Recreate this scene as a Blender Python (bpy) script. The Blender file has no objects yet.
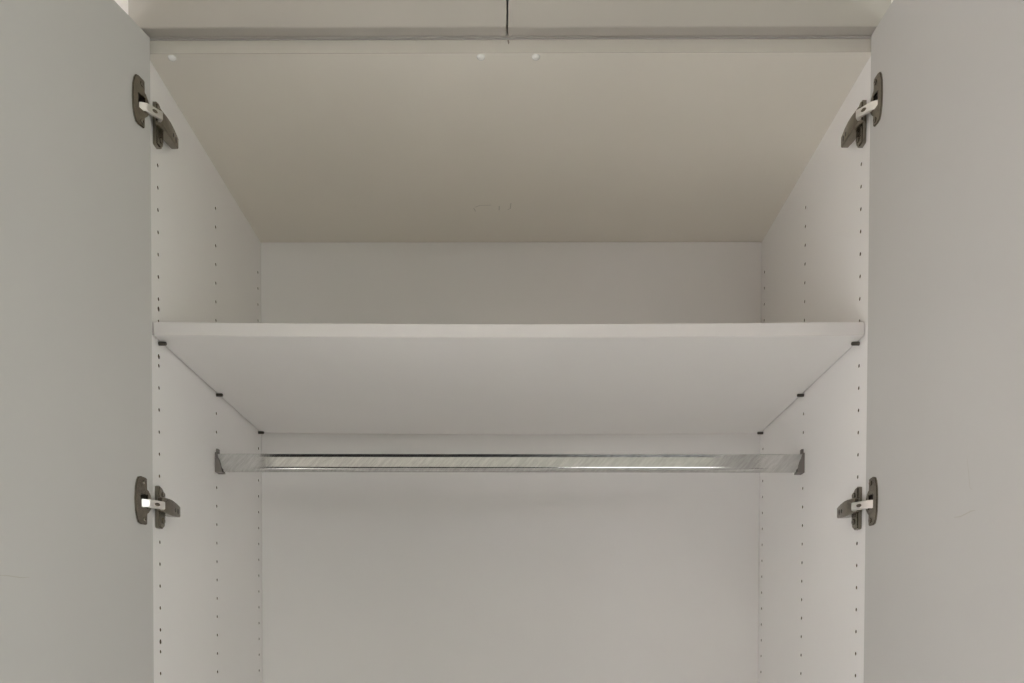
import bpy, bmesh, math, random
from mathutils import Vector, Matrix
random.seed(7)
S = bpy.context.scene
COL = S.collection
PI = math.pi
H = 1.20            # camera height above the floor; heights below are measured from the camera unless world

# ------------------------------------------------------------------ camera
cam_d = bpy.data.cameras.new('camera')
cam = bpy.data.objects.new('camera', cam_d); COL.objects.link(cam)
cam_d.sensor_fit = 'HORIZONTAL'; cam_d.sensor_width = 36.0
cam_d.lens = 905.0 / 1024.0 * 36.0
cam_d.shift_x = (512.0 - 508.54) / 1024.0
cam_d.shift_y = (683.14 - 341.5) / 1024.0
cam_d.clip_start = 0.01
right = Vector((0.99996, 0.00830, 0.00286)); fwd = Vector((-0.00823, 0.99971, -0.02264)); up = Vector((-0.00305, 0.02262, 0.99974))
cam.matrix_world = Matrix(((right.x, up.x, -fwd.x, 0), (right.y, up.y, -fwd.y, 0), (right.z, up.z, -fwd.z, H), (0, 0, 0, 1)))
S.camera = cam

# ------------------------------------------------------------------ world: even overcast sky seen by the room's windows
w = bpy.data.worlds.new('overcast_sky'); S.world = w; w.use_nodes = True
bg = w.node_tree.nodes['Background']
bg.inputs['Color'].default_value = (1.0, 0.975, 0.985, 1); bg.inputs['Strength'].default_value = 5.0
S.view_settings.view_transform = 'Standard'; S.view_settings.look = 'None'
S.view_settings.gamma = 1.0; S.view_settings.use_curve_mapping = False
S.view_settings.exposure = 0.30
S.cycles.use_denoising = True
S.cycles.max_bounces = 14; S.cycles.diffuse_bounces = 10; S.cycles.glossy_bounces = 6; S.cycles.transparent_max_bounces = 8
S.cycles.caustics_reflective = False; S.cycles.caustics_refractive = False

# late-morning sun through the left window onto the floor
sd = bpy.data.lights.new('sun', 'SUN'); sd.energy = 32.0; sd.angle = math.radians(1.5); sd.color = (1.0, 0.98, 0.97)
so = bpy.data.objects.new('sun', sd); COL.objects.link(so); so.location = (-4, -2, 5)
so.rotation_euler = Vector((-1.0, -0.12, 0.85)).to_track_quat('Z', 'Y').to_euler()

# room extents (world)
RX0, RX1, RY0, RY1, RZ1 = -2.30, 2.10, -4.40, 1.90, 2.72
WINS = [('left', -1.70, 0.45, 0.06, 1.22), ('right', -1.70, 0.40, 0.06, 1.26), ('rear', 0.40, 2.00, 1.30, 2.55)]   # wall, from, to, z0, z1
WALLMAP = {'left': lambda p: (RX0 - p[2], p[0], p[1]), 'right': lambda p: (RX1 + p[2], p[0], p[1]), 'rear': lambda p: (p[0], RY0 - p[2], p[1])}
for (wl, a0, a1, z0, z1) in WINS:            # portals only guide the sky light through the glass
    ld = bpy.data.lights.new('window_portal', 'AREA'); ld.shape = 'RECTANGLE'
    ld.cycles.is_portal = True
    lo = bpy.data.objects.new('window_portal', ld); COL.objects.link(lo)
    lo.location = WALLMAP[wl](((a0 + a1) / 2, (z0 + z1) / 2, 0.02))
    if wl == 'rear': ld.size, ld.size_y = a1 - a0, z1 - z0; lo.rotation_euler = (PI / 2, 0, 0)
    else: ld.size, ld.size_y = z1 - z0, a1 - a0; lo.rotation_euler = (0, -PI / 2 if wl == 'left' else PI / 2, 0)

# ------------------------------------------------------------------ materials
def mat(name, col, rough=0.5, metal=0.0, bump=0.0, bscale=300.0, mottle=0.0, mscale=3.0, spec=0.5, stretch=(1, 1, 1)):
    m = bpy.data.materials.new(name); m.use_nodes = True
    nt = m.node_tree; b = nt.nodes['Principled BSDF']
    b.inputs['Base Color'].default_value = (*col, 1); b.inputs['Roughness'].default_value = rough
    b.inputs['Metallic'].default_value = metal; b.inputs['Specular IOR Level'].default_value = spec
    tc = nt.nodes.new('ShaderNodeTexCoord')
    mp = nt.nodes.new('ShaderNodeMapping'); mp.inputs['Scale'].default_value = stretch
    nt.links.new(tc.outputs['Object'], mp.inputs['Vector'])
    if mottle > 0:
        n = nt.nodes.new('ShaderNodeTexNoise'); n.inputs['Scale'].default_value = mscale; n.inputs['Detail'].default_value = 5
        nt.links.new(mp.outputs['Vector'], n.inputs['Vector'])
        r = nt.nodes.new('ShaderNodeValToRGB')
        r.color_ramp.elements[0].position = 0.3; r.color_ramp.elements[1].position = 0.7
        r.color_ramp.elements[0].color = (*[c * (1 - mottle) for c in col], 1)
        r.color_ramp.elements[1].color = (*[min(1, c * (1 + mottle)) for c in col], 1)
        nt.links.new(n.outputs['Fac'], r.inputs['Fac']); nt.links.new(r.outputs['Color'], b.inputs['Base Color'])
    if bump > 0:
        n2 = nt.nodes.new('ShaderNodeTexNoise'); n2.inputs['Scale'].default_value = bscale; n2.inputs['Detail'].default_value = 3
        nt.links.new(mp.outputs['Vector'], n2.inputs['Vector'])
        bp = nt.nodes.new('ShaderNodeBump'); bp.inputs['Strength'].default_value = bump; bp.inputs['Distance'].default_value = 0.001
        nt.links.new(n2.outputs['Fac'], bp.inputs['Height']); nt.links.new(bp.outputs['Normal'], b.inputs['Normal'])
    return m

M = {}
M['melamine'] = mat('white_melamine', (0.83, 0.815, 0.805), 0.48, 0, 0.05, 500, 0.012, 5, 0.35)
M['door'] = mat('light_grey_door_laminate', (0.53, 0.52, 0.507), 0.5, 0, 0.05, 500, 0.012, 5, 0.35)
M['topedge'] = mat('cream_edge_band', (0.53, 0.50, 0.45), 0.5)
M['cream'] = mat('melamine_warm_shade', (0.785, 0.75, 0.685), 0.48, 0, 0.05, 500, 0.012, 5, 0.35)  # white melamine, yellower light under the top board put into its colour
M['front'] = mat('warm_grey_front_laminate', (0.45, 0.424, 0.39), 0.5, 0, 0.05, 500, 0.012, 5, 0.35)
M['edge'] = mat('melamine_edge_band', (0.70, 0.675, 0.665), 0.45, 0, 0, 1, 0, 1, 0.35)
M['raw'] = mat('raw_chipboard', (0.16, 0.12, 0.085), 0.9, 0, 0, 1, 0.3, 900)
M['nickel'] = mat('aged_nickel', (0.25, 0.225, 0.185), 0.22, 1.0, 0.08, 900, 0.15, 120)
M['nickel_dark'] = mat('oiled_steel_recess_shade', (0.075, 0.065, 0.055), 0.5, 0.7)  # oiled steel of the cup, also the painted shade of slots and recesses
M['bright'] = mat('bright_nickel', (0.78, 0.765, 0.74), 0.28, 1.0, 0.05, 600)
M['pin'] = mat('dark_pin_metal', (0.085, 0.075, 0.062), 0.55, 0.5)
M['socket'] = mat('grey_cast_socket', (0.25, 0.225, 0.21), 0.5, 0.4, 0.1, 700)
M['bumper'] = mat('clear_white_bumper', (0.86, 0.855, 0.83), 0.25, 0, 0, 1, 0, 1, 0.6)
M['mark'] = mat('faint_grey_scuff', (0.46, 0.44, 0.40), 0.7)
M['pencil'] = mat('faint_pencil', (0.55, 0.525, 0.48), 0.7)
M['chip'] = mat('edge_chip', (0.22, 0.18, 0.15), 0.8)
M['wall'] = mat('painted_wall', (0.86, 0.84, 0.82), 0.85, 0, 0.1, 200, 0.01, 2)
M['wall_dark'] = mat('dark_painted_wall', (0.035, 0.035, 0.038), 0.8, 0, 0.1, 200, 0.01, 2)
M['wall_cream'] = mat('cream_painted_wall', (0.575, 0.68, 0.53), 0.85, 0, 0.1, 200, 0.01, 2)
M['wall_rose'] = mat('rose_white_painted_wall', (0.73, 0.625, 0.61), 0.85, 0, 0.1, 200, 0.01, 2)
M['ceil'] = mat('ceiling_paint', (0.70, 0.675, 0.62), 0.9, 0, 0.05, 200)
M['floor'] = mat('pale_oak_floor', (0.62, 0.61, 0.605), 0.45, 0, 0.1, 120, 0.15, 6, 0.5, (6, 1, 1))
M['frame'] = mat('white_window_frame', (0.80, 0.80, 0.78), 0.4)

def chrome_scratched():
    m = bpy.data.materials.new('scratched_chrome'); m.use_nodes = True
    nt = m.node_tree; b = nt.nodes['Principled BSDF']
    b.inputs['Metallic'].default_value = 1.0
    tc = nt.nodes.new('ShaderNodeTexCoord'); mp = nt.nodes.new('ShaderNodeMapping')
    mp.inputs['Scale'].default_value = (300, 60, 38)
    m0 = nt.nodes.new('ShaderNodeMapping'); m0.inputs['Rotation'].default_value = (0, math.radians(-42), 0)
    nt.links.new(tc.outputs['Object'], m0.inputs['Vector']); nt.links.new(m0.outputs['Vector'], mp.inputs['Vector'])
    n = nt.nodes.new('ShaderNodeTexNoise'); n.inputs['Scale'].default_value = 1.0; n.inputs['Detail'].default_value = 6; n.inputs['Roughness'].default_value = 0.65
    nt.links.new(mp.outputs['Vector'], n.inputs['Vector'])
    r = nt.nodes.new('ShaderNodeValToRGB')
    r.color_ramp.elements[0].position = 0.38; r.color_ramp.elements[0].color = (0.54, 0.538, 0.53, 1)
    r.color_ramp.elements[1].position = 0.62; r.color_ramp.elements[1].color = (0.68, 0.678, 0.67, 1)
    nt.links.new(n.outputs['Fac'], r.inputs['Fac']); nt.links.new(r.outputs['Color'], b.inputs['Base Color'])
    mr = nt.nodes.new('ShaderNodeMapRange'); mr.inputs['To Min'].default_value = 0.06; mr.inputs['To Max'].default_value = 0.17
    nt.links.new(n.outputs['Fac'], mr.inputs['Value']); nt.links.new(mr.outputs['Result'], b.inputs['Roughness'])
    bp = nt.nodes.new('ShaderNodeBump'); bp.inputs['Strength'].default_value = 0.06; bp.inputs['Distance'].default_value = 0.0004
    nt.links.new(n.outputs['Fac'], bp.inputs['Height']); nt.links.new(bp.outputs['Normal'], b.inputs['Normal'])
    return m
M['chrome'] = chrome_scratched()

def glass_mat():
    m = bpy.data.materials.new('window_glass'); m.use_nodes = True
    nt = m.node_tree; nt.nodes.remove(nt.nodes['Principled BSDF'])
    o = nt.nodes['Material Output']; t = nt.nodes.new('ShaderNodeBsdfTransparent'); g = nt.nodes.new('ShaderNodeBsdfGlossy')
    t.inputs['Color'].default_value = (0.96, 0.97, 0.96, 1); g.inputs['Roughness'].default_value = 0.02
    mx = nt.nodes.new('ShaderNodeMixShader'); mx.inputs['Fac'].default_value = 0.06
    nt.links.new(t.outputs[0], mx.inputs[1]); nt.links.new(g.outputs[0], mx.inputs[2]); nt.links.new(mx.outputs[0], o.inputs['Surface'])
    return m
M['glass'] = glass_mat()

# ------------------------------------------------------------------ mesh helpers (all take world coordinates)
def link_bm(name, bm, material, parent=None, smooth=False, extra=()):
    bmesh.ops.recalc_face_normals(bm, faces=bm.faces[:])
    me = bpy.data.meshes.new(name)
    off = Vector(parent['_base']) if parent is not None else Vector((0, 0, 0))
    if parent is not None: bmesh.ops.translate(bm, verts=bm.verts[:], vec=-off)
    bm.to_mesh(me); bm.free()
    me.materials.append(M[material])
    for e in extra: me.materials.append(M[e])
    if smooth:
        for p in me.polygons: p.use_smooth = True
        try: me.set_sharp_from_angle(angle=math.radians(35))
        except Exception: pass
    o = bpy.data.objects.new(name, me); COL.objects.link(o)
    if parent is not None:
        o.parent = parent; o['_base'] = tuple(off)
    else:
        o['_base'] = (0, 0, 0)
    return o

def thing(name, label, cat, base, group=None):
    o = bpy.data.objects.new(name, None); COL.objects.link(o); o.location = base; o['_base'] = tuple(base)
    o.empty_display_size = 0.05
    o['label'] = label; o['category'] = cat
    if group: o['group'] = group
    return o

def box_bm(x0, x1, y0, y1, z0, z1, bev=0.0, bm=None):
    own = bm is None
    if own: bm = bmesh.new()
    vs = [bm.verts.new((x, y, z)) for x in (x0, x1) for y in (y0, y1) for z in (z0, z1)]
    idx = [(0, 1, 3, 2), (4, 6, 7, 5), (0, 4, 5, 1), (2, 3, 7, 6), (0, 2, 6, 4), (1, 5, 7, 3)]
    fs = [bm.faces.new([vs[i] for i in q]) for q in idx]
    if bev > 0:
        es = list({e for f_ in fs for e in f_.edges})
        bmesh.ops.bevel(bm, geom=es, offset=bev, segments=2, affect='EDGES')
    return bm

def prism(outline, holes, a0, a1, to_world, bev=0.0):
    """2-D outline (with holes) extruded between a0 and a1; to_world((u, v, a)) -> world point"""
    bm = bmesh.new(); edges = []
    for lp in [outline] + list(holes):
        vs = [bm.verts.new((p[0], p[1], a0)) for p in lp]
        for i in range(len(vs)): edges.append(bm.edges.new((vs[i], vs[(i + 1) % len(vs)])))
    if holes: bmesh.ops.triangle_fill(bm, use_beauty=True, use_dissolve=False, edges=edges)
    else: bm.faces.new(bm.verts[:])
    r = bmesh.ops.extrude_face_region(bm, geom=bm.faces[:])
    top = [g for g in r['geom'] if isinstance(g, bmesh.types.BMVert)]
    for v in top: v.co.z = a1
    if bev > 0:
        ts = set(top)
        es = [e for e in bm.edges if e.verts[0] in ts and e.verts[1] in ts and len([f_ for f_ in e.link_faces if any(v not in ts for v in f_.verts)]) == 1]
        bmesh.ops.bevel(bm, geom=es, offset=bev, segments=2, affect='EDGES')
    for v in bm.verts: v.co = Vector(to_world(v.co))
    return bm

def loft(sections, closed_ends=True):
    bm = bmesh.new(); rings = [[bm.verts.new(p) for p in s] for s in sections]
    n = len(rings[0])
    for a, b in zip(rings, rings[1:]):
        for i in range(n): bm.faces.new((a[i], a[(i + 1) % n], b[(i + 1) % n], b[i]))
    if closed_ends: bm.faces.new(rings[0]); bm.faces.new(rings[-1])
    return bm

def tagstruct(o): o['kind'] = 'structure'; return o

# ------------------------------------------------------------------ main dimensions (X, Y world; z relative to the camera -> +H)
XL, XR = -0.5212, 0.4947          # inner faces of the wardrobe's sides
YF = 1.284                        # front edge of the carcass
YC = [1.3231, 1.5760, 1.8325]     # three columns of shelf-pin holes
YB = 1.8529                       # back panel
Z0 = -0.0174 + H                  # a hole height; others at 32 mm steps
T = 0.018
ZTB, ZTT = 0.852 + H, 0.870 + H   # wardrobe top panel
ZUD = 0.8744 + H                  # lower edge of the overhead doors
ZFL = 0.09                        # wardrobe bottom panel, upper face

# ------------------------------------------------------------------ the room
def room():
    t = 0.12
    tagstruct(link_bm('floor', box_bm(RX0 - t, RX1 + t, RY0 - t, RY1 + t, -0.1, 0), 'floor'))
    tagstruct(link_bm('ceiling', box_bm(RX0 - t, RX1 + t, RY0 - t, RY1 + t, RZ1, RZ1 + 0.1), 'ceil'))
    tagstruct(link_bm('wall_back', box_bm(RX0 - t, RX1 + t, RY1, RY1 + t, 0, RZ1), 'wall'))
    ext = {'left': (RY0 - t, RY1), 'right': (RY0 - t, RY1), 'rear': (RX0, RX1)}
    wm = {'left': 'wall_rose', 'right': 'wall_cream', 'rear': 'wall_dark'}
    for wl in ('left', 'right', 'rear'):
        e0, e1 = ext[wl]; mp = WALLMAP[wl]
        holes = [[(a, z0), (b, z0), (b, z1), (a, z1)] for (q, a, b, z0, z1) in WINS if q == wl]
        tagstruct(link_bm('wall_' + wl, prism([(e0, 0), (e1, 0), (e1, RZ1), (e0, RZ1)], holes, 0, t, mp), wm[wl]))
    for i, (wl, x0, x1, z0, z1) in enumerate(WINS):
        fw = 0.06; mp = WALLMAP[wl]; inner = []
        n = 2 if x1 - x0 > 1 else 1
        for k in range(n):
            a = x0 + fw + k * (x1 - x0 - fw) / n; b = x0 + (k + 1) * (x1 - x0 - fw) / n
            inner.append([(a, z0 + fw), (b, z0 + fw), (b, z1 - fw), (a, z1 - fw)])
        f_ = tagstruct(link_bm('window_%d' % (i + 1), prism([(x0, z0), (x1, z0), (x1, z1), (x0, z1)], inner, 0.03, 0.09, mp), 'frame'))
        for q in inner:
            link_bm('pane', prism(q, [], 0.057, 0.063, mp), 'glass', f_)
        link_bm('window_sill', prism([(x0 - 0.05, z0 - 0.03), (x1 + 0.05, z0 - 0.03), (x1 + 0.05, z0), (x0 - 0.05, z0)], [], -0.12, 0.03, mp), 'frame', f_)
    for nm, b in (('baseboard_left', (RX0, RX0 + 0.015, RY0, RY1)), ('baseboard_right', (RX1 - 0.015, RX1, RY0, RY1)), ('baseboard_rear', (RX0 + 0.015, RX1 - 0.015, RY0, RY0 + 0.015))):
        tagstruct(link_bm(nm, box_bm(*b, 0, 0.08, 0.002), 'frame'))
room()

# ------------------------------------------------------------------ the wardrobe carcass
ward = thing('wardrobe', 'open white melamine wardrobe with drilled sides and two swung-out doors', 'wardrobe', ((XL + XR) / 2, (YF + YB) / 2, 0))

def side_panel(sx, xin, xout, big):
    """side board whose inner face carries three columns of drilled holes"""
    bm = bmesh.new()
    z0, z1 = 0.0, ZTT
    def quad(pts, mi=0):
        f_ = bm.faces.new([bm.verts.new(p) for p in pts]); f_.material_index = mi
    def q2(y0, y1, a, b): quad([(xin, y0, a), (xin, y1, a), (xin, y1, b), (xin, y0, b)])
    hw = 0.008; ycur = YF; yend = YB + 0.006
    for ci, yc in enumerate(YC):
        q2(ycur, yc - hw, z0, z1); ycur = yc + hw
        hs = []
        for n in range(-34, 26):
            z = Z0 + 0.032 * n
            if z < ZFL + 0.06: continue
            hs.append((z, 0.0027))
        if ci == 0: hs += [(z, 0.0037) for z in big]
        hs.sort()
        zc = z0
        for k, (z, r) in enumerate(hs):
            lo = max(z - 0.009, (z + hs[k - 1][0]) / 2 if k else z - 0.009)
            hi = min(z + 0.009, (z + hs[k + 1][0]) / 2 if k + 1 < len(hs) else z + 0.009)
            if lo > zc + 1e-6: q2(yc - hw, yc + hw, zc, lo)
            zc = hi
            ring = [(yc + r * math.cos(a), z + r * math.sin(a)) for a in [PI / 8 + PI / 4 * j for j in range(8)]]
            cor = [(yc + hw, hi), (yc - hw, hi), (yc - hw, lo), (yc + hw, lo)]
            P = lambda t_, x=xin: (x, t_[0], t_[1])
            for j in range(4):
                a0, a1, a2 = ring[2 * j], ring[2 * j + 1], ring[(2 * j + 2) % 8]
                quad([P(cor[j]), P(a1), P(a0)])
                quad([P(cor[j]), P(cor[(j + 1) % 4]), P(a2), P(a1)])
            xd = xin - sx * 0.011
            for j in range(8):
                a, b = ring[j], ring[(j + 1) % 8]
                quad([P(a), P(b), P(b, xd), P(a, xd)], 1)
            quad([P(a, xd) for a in ring], 1)
        q2(yc - hw, yc + hw, zc, z1)
    q2(ycur, yend, z0, z1)
    y0, y1 = YF, yend
    quad([(xout, y0, z0), (xout, y1, z0), (xout, y1, z1), (xout, y0, z1)])
    quad([(xin, y0, z0), (xout, y0, z0), (xout, y0, z1), (xin, y0, z1)])
    quad([(xin, y1, z0), (xout, y1, z0), (xout, y1, z1), (xin, y1, z1)])
    quad([(xin, y0, z0), (xin, y1, z0), (xout, y1, z0), (xout, y0, z0)])
    quad([(xin, y0, z1), (xin, y1, z1), (xout, y1, z1), (xout, y0, z1)])
    bmesh.ops.remove_doubles(bm, verts=bm.verts[:], dist=1e-6)
    return link_bm('side_panel', bm, 'melamine', ward, False, ('raw',))
side_panel(+1, XL, XL - T, [0.5124 + H, 0.4437 + H, 0.0291 + H])
side_panel(-1, XR, XR + T, [])
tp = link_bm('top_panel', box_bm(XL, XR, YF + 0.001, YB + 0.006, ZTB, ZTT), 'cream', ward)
link_bm('edge_band', box_bm(XL, XR, YF, YF + 0.001, ZTB, ZTT), 'topedge', tp)
link_bm('bottom_panel', box_bm(XL, XR, YF, YB + 0.006, ZFL - T, ZFL, 0.0008), 'melamine', ward)
link_bm('plinth', box_bm(XL, XR, YF + 0.04, YF + 0.058, 0, ZFL - T), 'melamine', ward)
link_bm('back_panel', box_bm(XL - T, XR + T, YB + 0.006, YB + 0.014, 0.02, ZTT), 'melamine', ward)
# the visible back surface sits in front of the joint line
link_bm('back_board', box_bm(XL + 0.0006, XR - 0.0006, YB, YB + 0.006, ZFL, ZTB - 0.0006), 'melamine', ward)

def dome(cx, cy, zt, r, h):
    bm = bmesh.new(); rings = []
    for k in range(5):
        a = k / 5 * PI / 2
        rings.append([bm.verts.new((cx + r * math.cos(a) * math.cos(t), cy + r * math.cos(a) * math.sin(t), zt - h * math.sin(a))) for t in [2 * PI * j / 16 for j in range(16)]])
    tip = bm.verts.new((cx, cy, zt - h))
    for a, b in zip(rings, rings[1:]):
        for i in range(16): bm.faces.new((a[i], a[(i + 1) % 16], b[(i + 1) % 16], b[i]))
    for i in range(16): bm.faces.new((rings[-1][i], rings[-1][(i + 1) % 16], tip))
    bm.faces.new(rings[0])
    return bm
for bx in (-0.0519, 0.0254, -0.4880):
    link_bm('bumper', dome(bx, YF + 0.0085, ZTB + 0.0002, 0.0060, 0.0042), 'bumper', ward, True)
link_bm('edge_chip', prism([(-0.0148, 0), (-0.0128, 0.0005), (-0.0118, -0.003), (-0.0130, -0.006), (-0.0142, -0.0035)], [], YF - 0.0002, YF + 0.001, lambda p: (p[0], p[2], p[1] + ZTT - 0.001)), 'chip', ward)

# ------------------------------------------------------------------ wardrobe doors
DOORS = {  # corner of the inner face at the hinge edge, opening angle past 90 degrees
    'L': dict(c=(-0.5146, 1.2812), th=math.radians(14.5), sx=1),
    'R': dict(c=(0.4906, 1.2812), th=math.radians(2.6), sx=-1)}
HZ = (0.2236 + H, 0.7700 + H)
def door_map(key):
    d = DOORS[key]; sx = d['sx']; s, c = math.sin(d['th']), math.cos(d['th'])
    cx, cy = d['c']
    def f_(p):   # p = (distance from the hinge edge, out of the inner face, world z)
        return (cx - sx * s * p[0] + sx * c * p[1], cy - c * p[0] - s * p[1], p[2])
    return f_
POCK = (0.0140, 0.0290, 0.0105)
def make_door(key):
    fm = door_map(key); bm = bmesh.new()
    W_, z0, z1 = 0.522, 0.06, 0.8722 + H
    us = [0.0, POCK[0], POCK[1], W_]
    zs = [z0]
    for hz in HZ: zs += [hz - POCK[2], hz + POCK[2]]
    zs.append(z1)
    def quad(pts): bm.faces.new([bm.verts.new(fm(p)) for p in pts])
    for i in range(3):
        for j in range(len(zs) - 1):
            a, b, c, d = us[i], us[i + 1], zs[j], zs[j + 1]
            if i == 1 and j in (1, 3):
                for (p, q) in (((a, c), (b, c)), ((b, c), (b, d)), ((b, d), (a, d)), ((a, d), (a, c))):
                    quad([(p[0], 0, p[1]), (q[0], 0, q[1]), (q[0], -0.012, q[1]), (p[0], -0.012, p[1])])
                quad([(a, -0.012, c), (b, -0.012, c), (b, -0.012, d), (a, -0.012, d)])
            else:
                quad([(a, 0, c), (b, 0, c), (b, 0, d), (a, 0, d)])
    t = -T
    quad([(0, t, z0), (W_, t, z0), (W_, t, z1), (0, t, z1)])
    quad([(0, 0, z0), (0, t, z0), (0, t, z1), (0, 0, z1)]); quad([(W_, 0, z0), (W_, t, z0), (W_, t, z1), (W_, 0, z1)])
    quad([(0, 0, z0), (W_, 0, z0), (W_, t, z0), (0, t, z0)]); quad([(0, 0, z1), (W_, 0, z1), (W_, t, z1), (0, t, z1)])
    bmesh.ops.remove_doubles(bm, verts=bm.verts[:], dist=1e-6)
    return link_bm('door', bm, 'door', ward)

def screw(bm_parent, center, axis, r, h, slot_m='nickel_dark'):
    """pan-head screw with a cross recess, as a sub-part"""
    axis = Vector(axis).normalized(); c = Vector(center)
    a = axis.orthogonal().normalized(); b = axis.cross(a)
    P = lambda u, v, hh: c + a * u + b * v + axis * hh
    bm = loft([[P(rr * math.cos(t), rr * math.sin(t), hh) for t in [2 * PI * k / 14 for k in range(14)]] for rr, hh in ((r, 0), (r, h * 0.5), (r * 0.8, h))])
    q = r * 0.5; w_ = r * 0.14
    for (u, v) in ((q, w_), (w_, q)):
        f_ = bm.faces.new([bm.verts.new(P(x, y, h + 0.00006)) for x, y in ((-u, -v), (u, -v), (u, v), (-u, v))]); f_.material_index = 1
    return link_bm('screw', bm, 'nickel', bm_parent, True, (slot_m,))

def make_hinge(key, hz):
    d = DOORS[key]; sx = d['sx']; fm = door_map(key)
    xin = XL if sx > 0 else XR
    side = 'left' if sx > 0 else 'right'
    # --- cup flange on the door: the hinge's own mesh
    o3 = 0.0030
    out = [(p[0] + o3, p[1]) for p in [(0.0135, -0.0325), (0.0245, -0.0332), (0.0300, -0.0315), (0.0332, -0.026), (0.0358, -0.016), (0.0366, 0.0), (0.0358, 0.016), (0.0332, 0.026), (0.0300, 0.0315), (0.0245, 0.0332), (0.0135, 0.0325), (0.0120, 0.0310)]]
    out.append((0.0148, 0.0172))
    for k in range(1, 12):        # the round cup rim bulging towards the cabinet
        a = math.radians(112 + 136 * k / 12)
        out.append((0.0222 + 0.0182 * math.cos(a), 0.0182 * math.sin(a)))
    out += [(0.0148, -0.0172), (0.0150, -0.0310)]
    hole = [(POCK[0] + 0.0006, -POCK[2] + 0.0012), (POCK[1] - 0.0006, -POCK[2] + 0.0012), (POCK[1] - 0.0006, POCK[2] - 0.0012), (POCK[0] + 0.0006, POCK[2] - 0.0012)]
    hinge = link_bm('hinge', prism(out, [hole], 0.00005, 0.0026, lambda p: fm((p[0], p[2], p[1] + hz)), 0.0007), 'nickel', ward, True)
    # cup: an oiled steel tray standing in the door's bore
    u0, u1, hh = POCK[0] + 0.0003, POCK[1] - 0.0003, POCK[2] - 0.0003
    bm = bmesh.new()
    for pts in ([(u0, 0, -hh), (u1, 0, -hh), (u1, -0.0115, -hh), (u0, -0.0115, -hh)], [(u0, 0, hh), (u1, 0, hh), (u1, -0.0115, hh), (u0, -0.0115, hh)],
                [(u0, 0, -hh), (u0, 0, hh), (u0, -0.0115, hh), (u0, -0.0115, -hh)], [(u1, 0, -hh), (u1, 0, hh), (u1, -0.0115, hh), (u1, -0.0115, -hh)],
                [(u0, -0.0115, -hh), (u1, -0.0115, -hh), (u1, -0.0115, hh), (u0, -0.0115, hh)]):
        bm.faces.new([bm.verts.new(fm((p[0], p[1], p[2] + hz))) for p in pts])
    link_bm('cup', bm, 'nickel_dark', hinge)
    nd = Vector(fm((0, 1, 0))) - Vector(fm((0, 0, 0)))
    for zz in (-0.0255, 0.0255):
        screw(hinge, fm((0.0205, 0.0026, hz + zz)), nd, 0.0036, 0.0012)
    # --- mounting plate on the side panel
    sp = lambda p: (xin + sx * p[2], YC[0] + p[0], p[1] + hz)        # (depth, height, off the panel)
    out = [(-0.0175, -0.0290), (-0.0155, -0.0305), (-0.0040, -0.0305), (0.0015, -0.0270), (0.0040, -0.0200), (0.0050, -0.0100), (0.0050, 0.0100), (0.0040, 0.0185), (0.0000, 0.0240), (-0.0080, 0.0290), (-0.0140, 0.0305), (-0.0175, 0.0290)]
    link_bm('mounting_plate', prism(out, [], 0.0001, 0.0072, sp, 0.0020), 'nickel', hinge, True)
    for zz in (-0.0185, 0.0185):
        screw(hinge, sp((-0.0045, zz, 0.0072)), (sx, 0, 0), 0.0046, 0.0016)
    # --- arm: tapering pressed channel lying over the plate
    secs = []
    for (u, hh, w0, w1) in ((-0.0320, 0.0088, 0.0100, 0.0160), (-0.0300, 0.0102, 0.0085, 0.0172), (-0.0060, 0.0114, 0.0074, 0.0182), (0.0060, 0.0114, 0.0040, 0.0182), (0.0200, 0.0104, 0.0050, 0.0176), (0.0380, 0.0082, 0.0060, 0.0162), (0.0384, 0.0078, 0.0064, 0.0158)):
        r = 0.0014
        secs.append([sp((u, v + 0.0015, w_)) for v, w_ in ((-hh, w0), (-hh, w1 - r), (-hh + r * 0.6, w1 - r * 0.3), (-hh + r * 1.4, w1), (hh - r * 1.4, w1), (hh - r * 0.6, w1 - r * 0.3), (hh, w1 - r), (hh, w0))])
    link_bm('hinge_arm', loft(secs), 'nickel', hinge, True)
    # dark raised ovals on the arm's outer face, painting the shade of its slots
    def wt(u): return 0.0182 + (0.0176 - 0.0182) * (u - 0.006) / 0.014 if u < 0.02 else 0.0176 + (0.0162 - 0.0176) * (u - 0.02) / 0.018
    for (uc, hl, hw_) in ((0.0265, 0.0026, 0.0044), (0.0150, 0.0018, 0.0030)):
        pts = [(uc + hl * math.cos(t), hw_ * math.sin(t)) for t in [2 * PI * k / 12 for k in range(12)]]
        bm = bmesh.new()
        lo_ = [bm.verts.new(sp((u, v, wt(u) - 0.0008))) for u, v in pts]; hi_ = [bm.verts.new(sp((u, v, wt(u) + 0.00025))) for u, v in pts]
        bm.faces.new(hi_)
        for k in range(12): bm.faces.new((lo_[k], lo_[(k + 1) % 12], hi_[(k + 1) % 12], hi_[k]))
        link_bm('slot_shade', bm, 'nickel_dark', hinge)
    # --- bright link between cup and arm
    a = Vector(fm((0.0175, -0.0050, 0))); a.z = 0
    b0 = Vector((xin + sx * 0.0195, YC[0] - 0.0355, 0)); b1 = Vector((xin + sx * 0.0130, YC[0] - 0.0285, 0))
    m_ = Vector(fm((0.0125, 0.0030, 0))); m_.z = 0
    path = [a, m_, b0, b1]
    th = 0.0028; hh = 0.0056; lz = hz - 0.0022
    L, Rr = [], []
    for i, p in enumerate(path):
        t_ = (path[min(i + 1, len(path) - 1)] - path[max(i - 1, 0)]).normalized(); n_ = Vector((-t_.y, t_.x, 0))
        L.append(p + n_ * th); Rr.append(p - n_ * th)
    outl = [(p.x, p.y) for p in L] + [(p.x, p.y) for p in reversed(Rr)]
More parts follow.
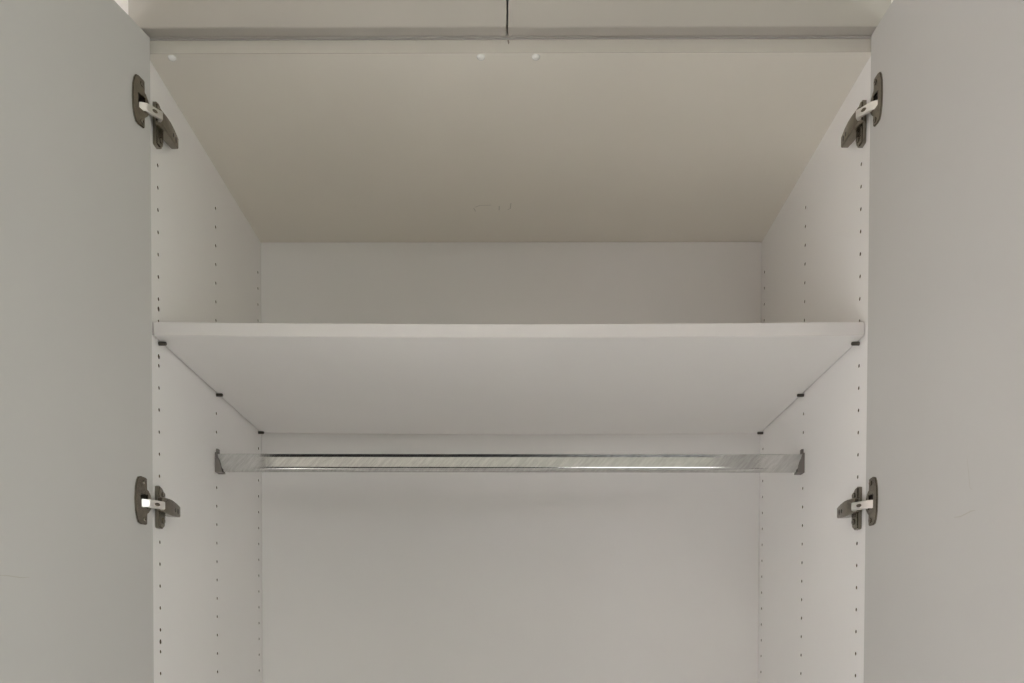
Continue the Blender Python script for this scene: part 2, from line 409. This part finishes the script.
    bm = prism(outl, [], lz - hh, lz + hh, lambda p: (p[0], p[1], p[2]))
    bmesh.ops.bevel(bm, geom=[e for e in bm.edges], offset=0.0007, segments=2, affect='EDGES')
    link_bm('link', bm, 'bright', hinge, True)
    # stamped oval on the link's outward face
    mid = (m_ + b0) / 2; t_ = (b0 - m_).normalized(); n_ = Vector((-t_.y, t_.x, 0))
    if n_.dot(Vector((sx * 0.5, -1, 0))) < 0: n_ = -n_
    bm = bmesh.new(); c_ = mid + n_ * (th + 0.00012)
    vs = [bm.verts.new((c_.x + t_.x * 0.0042 * math.cos(q), c_.y + t_.y * 0.0042 * math.cos(q), lz + 0.0024 * math.sin(q))) for q in [2 * PI * k / 16 for k in range(16)]]
    vb = [bm.verts.new(v.co - n_ * 0.0008) for v in vs]
    bm.faces.new(vs)
    for k in range(16): bm.faces.new((vs[k], vs[(k + 1) % 16], vb[(k + 1) % 16], vb[k]))
    link_bm('link_stamp', bm, 'nickel', hinge)
    hinge['label'] = 'aged nickel cup hinge joining door to the %s side panel' % side
    return hinge

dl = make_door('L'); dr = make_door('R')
for key in 'LR':
    for hz in HZ: make_hinge(key, hz)

# faint scuffs on the doors' inner faces and a pencil squiggle under the top panel
def scuff(key, pts, wd, par):
    fm = door_map(key); bm = bmesh.new(); vs = []
    for i, (s, z) in enumerate(pts):
        k = wd * (0.4 if i in (0, len(pts) - 1) else 1)
        p, q = pts[max(0, i - 1)], pts[min(len(pts) - 1, i + 1)]
        t_ = Vector((q[0] - p[0], q[1] - p[1])).normalized()
        vs.append((bm.verts.new(fm((s - t_.y * k, 0.00015, z + t_.x * k))), bm.verts.new(fm((s + t_.y * k, 0.00015, z - t_.x * k)))))
    for a, b in zip(vs, vs[1:]): bm.faces.new((a[0], b[0], b[1], a[1]))
    link_bm('scuff_mark', bm, 'mark', par)

scuff('R', [(0.236, 0.168 + H), (0.250, 0.1665 + H), (0.272, 0.1690 + H), (0.281, 0.1685 + H)], 0.0006, dr)
scuff('R', [(0.262, 0.232 + H), (0.2655, 0.215 + H), (0.2690, 0.196 + H), (0.2740, 0.192 + H)], 0.0004, dr)
scuff('L', [(0.228, 0.0985 + H), (0.242, 0.0970 + H), (0.262, 0.0975 + H), (0.276, 0.0965 + H)], 0.0005, dl)
for pts in ([(-0.080, 1.713), (-0.070, 1.706), (-0.049, 1.705)], [(-0.082, 1.716), (-0.079, 1.728)], [(-0.034, 1.708), (-0.0345, 1.724)], [(-0.012, 1.698), (-0.0135, 1.718), (-0.018, 1.722)]):
    bm = bmesh.new(); vs = []
    for i, (x, y) in enumerate(pts):
        p, q = pts[max(0, i - 1)], pts[min(len(pts) - 1, i + 1)]
        t_ = Vector((q[0] - p[0], q[1] - p[1])).normalized() * 0.0008
        vs.append((bm.verts.new((x - t_.y, y + t_.x, ZTB - 0.00015)), bm.verts.new((x + t_.y, y - t_.x, ZTB - 0.00015))))
    for a, b in zip(vs, vs[1:]): bm.faces.new((a[0], b[0], b[1], a[1]))
    link_bm('pencil_mark', bm, 'pencil', tp)

# ------------------------------------------------------------------ overhead cabinet with closed doors
UH = RZ1 - 0.03
upc = thing('overhead_cabinet', 'closed white two-door cabinet standing on top of the wardrobe', 'cabinet', ((XL + XR) / 2, (YF + YB) / 2, ZTT))
uz0 = ZTT + 0.0023
link_bm('side_panel', box_bm(XL - T, XL, YF, YB + 0.014, uz0, UH, 0.0006), 'melamine', upc)
link_bm('side_panel', box_bm(XR, XR + T, YF, YB + 0.014, uz0, UH, 0.0006), 'melamine', upc)
bp_ = link_bm('bottom_panel', box_bm(XL, XR, YF + 0.001, YB + 0.008, uz0, uz0 + T), 'melamine', upc)
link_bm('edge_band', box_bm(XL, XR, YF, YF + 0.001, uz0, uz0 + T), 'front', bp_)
link_bm('top_panel', box_bm(XL, XR, YF, YB + 0.008, UH - T, UH, 0.0006), 'melamine', upc)
link_bm('back_panel', box_bm(XL, XR, YB + 0.008, YB + 0.014, uz0, UH), 'melamine', upc)
XM = -0.0148
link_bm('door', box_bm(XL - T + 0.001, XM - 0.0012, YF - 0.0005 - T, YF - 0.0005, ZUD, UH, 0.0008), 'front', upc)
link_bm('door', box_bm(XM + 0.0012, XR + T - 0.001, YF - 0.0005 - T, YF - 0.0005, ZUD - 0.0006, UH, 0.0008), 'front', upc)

# ------------------------------------------------------------------ shelf (slightly sagging) on six pins
ZSB, ZST = 0.4657 + H, 0.4845 + H
YS0, YS1 = 1.298, YB - 0.007
shelf = thing('shelf', 'wide white melamine shelf board resting on pins above the rod', 'shelf', ((XL + XR) / 2, (YS0 + YS1) / 2, ZSB))
def sag(x): 
    u = (x - (XL + XR) / 2) / ((XR - XL) / 2)
    return -0.0032 * (1 - u * u)
def board(x0, x1, y0, y1, z0, z1, n=24):
    bm = bmesh.new(); rows = []
    r = 0.0007
    for i in range(n + 1):
        x = x0 + (x1 - x0) * i / n; s = sag(x)
        rows.append([(x, y0, z0 + r + s), (x, y0 + r, z0 + s), (x, y1 - r, z0 + s), (x, y1, z0 + r + s), (x, y1, z1 - r + s), (x, y1 - r, z1 + s), (x, y0 + r, z1 + s), (x, y0, z1 - r + s)])
    bm.free(); return loft(rows)
gx = 0.0026
link_bm('board', board(XL + gx, XR - gx, YS0 + 0.0012, YS1, ZSB, ZST), 'melamine', shelf)
link_bm('edge_band', board(XL + gx, XR - gx, YS0, YS0 + 0.0011, ZSB, ZST), 'edge', shelf)

ORD = ('front', 'middle', 'rear')
for sx, xin, side in ((1, XL, 'left'), (-1, XR, 'right')):
    for k, yc in enumerate(YC):
        bm = bmesh.new(); zc = Z0 + 0.032 * 15 - 0.0002
        secs = []
        for dx, r in ((-0.0002, 0.0021), (0.0002, 0.0027), (0.0100, 0.0027), (0.0112, 0.0020)):
            secs.append([(xin + sx * dx, yc + r * 1.1 * math.cos(t), zc + r * math.sin(t)) for t in [2 * PI * j / 12 for j in range(12)]])
        bm.free(); o = link_bm('shelf_pin', loft(secs), 'pin', None, True)
        o['label'] = 'small dark metal shelf pin, %s one of three in the %s side panel' % (ORD[k], side)
        o['category'] = 'shelf pin'; o['group'] = 'pins holding up the shelf'

# ------------------------------------------------------------------ clothes rod: oval chrome tube in two end sockets
RZc, RYc = 0.3452 + H, YC[1]
rod = thing('clothes_rod', 'scratched chrome oval clothes rod spanning the wardrobe under the shelf', 'clothes rod', ((XL + XR) / 2, RYc, RZc))
HV, HD = 0.0148, 0.0075
half = [(-HD, -0.0078), (-HD + 0.0008, 0.0092), (-HD + 0.0001, 0.0138), (-HD + 0.0005, 0.0145), (-HD + 0.0015, HV)]      # front: flat face tilted to mirror the ceiling, top lip added to mirror dark wall
low = [(HD * math.cos(a), -0.0080 + HD * math.sin(a)) for a in [PI + PI * k / 24 for k in range(25)]]
prof = low + [(-y, z) for y, z in half[1:]] + list(reversed(half[1:]))
tube = link_bm('tube', loft([[(x, RYc + p[0], RZc + p[1]) for p in prof] for x in (XL + 0.0025, XR - 0.0025)]), 'chrome', rod, True)
for p in tube.data.polygons:                 # only the rounded underside is smooth; the flat face and lip stay crisp
    p.use_smooth = p.center.z < -0.0079
for sx, xin in ((1, XL), (-1, XR)):
    sp = lambda p, sx=sx, xin=xin: (xin + sx * (p[0] + 0.0003), RYc + p[2], RZc + p[1])
    wall_o = [(0.0, 0.0165), (0.0026, 0.0165), (0.0034, 0.0105), (0.0070, 0.0035), (0.0098, -0.0060), (0.0120, -0.0174), (0.0, -0.0174)]
    bm = prism(wall_o, [], -0.0098, -0.0080, sp)
    def add(other):
        me = bpy.data.meshes.new('tmp'); other.to_mesh(me); other.free(); bm.from_mesh(me); bpy.data.meshes.remove(me)
    add(prism(wall_o, [], 0.0080, 0.0098, sp))
    add(prism([(0.0, -0.0174), (0.0120, -0.0174), (0.0115, -0.0158), (0.0, -0.0158)], [], -0.0080, 0.0080, sp))
    add(prism([(0.0, 0.0165), (0.0020, 0.0165), (0.0020, -0.0160), (0.0, -0.0160)], [], -0.0080, 0.0080, sp))
    s_ = link_bm('end_socket', bm, 'socket', rod)
    link_bm('support_peg', prism([(0.0, 0.0165), (0.0042, 0.0165), (0.0042, 0.0232), (0.0034, 0.0242), (0.0, 0.0242)], [], -0.0035, 0.0035, sp), 'socket', s_)

# bookkeeping property is not needed in the finished scene
for o in S.objects:
    if '_base' in o: del o['_base']
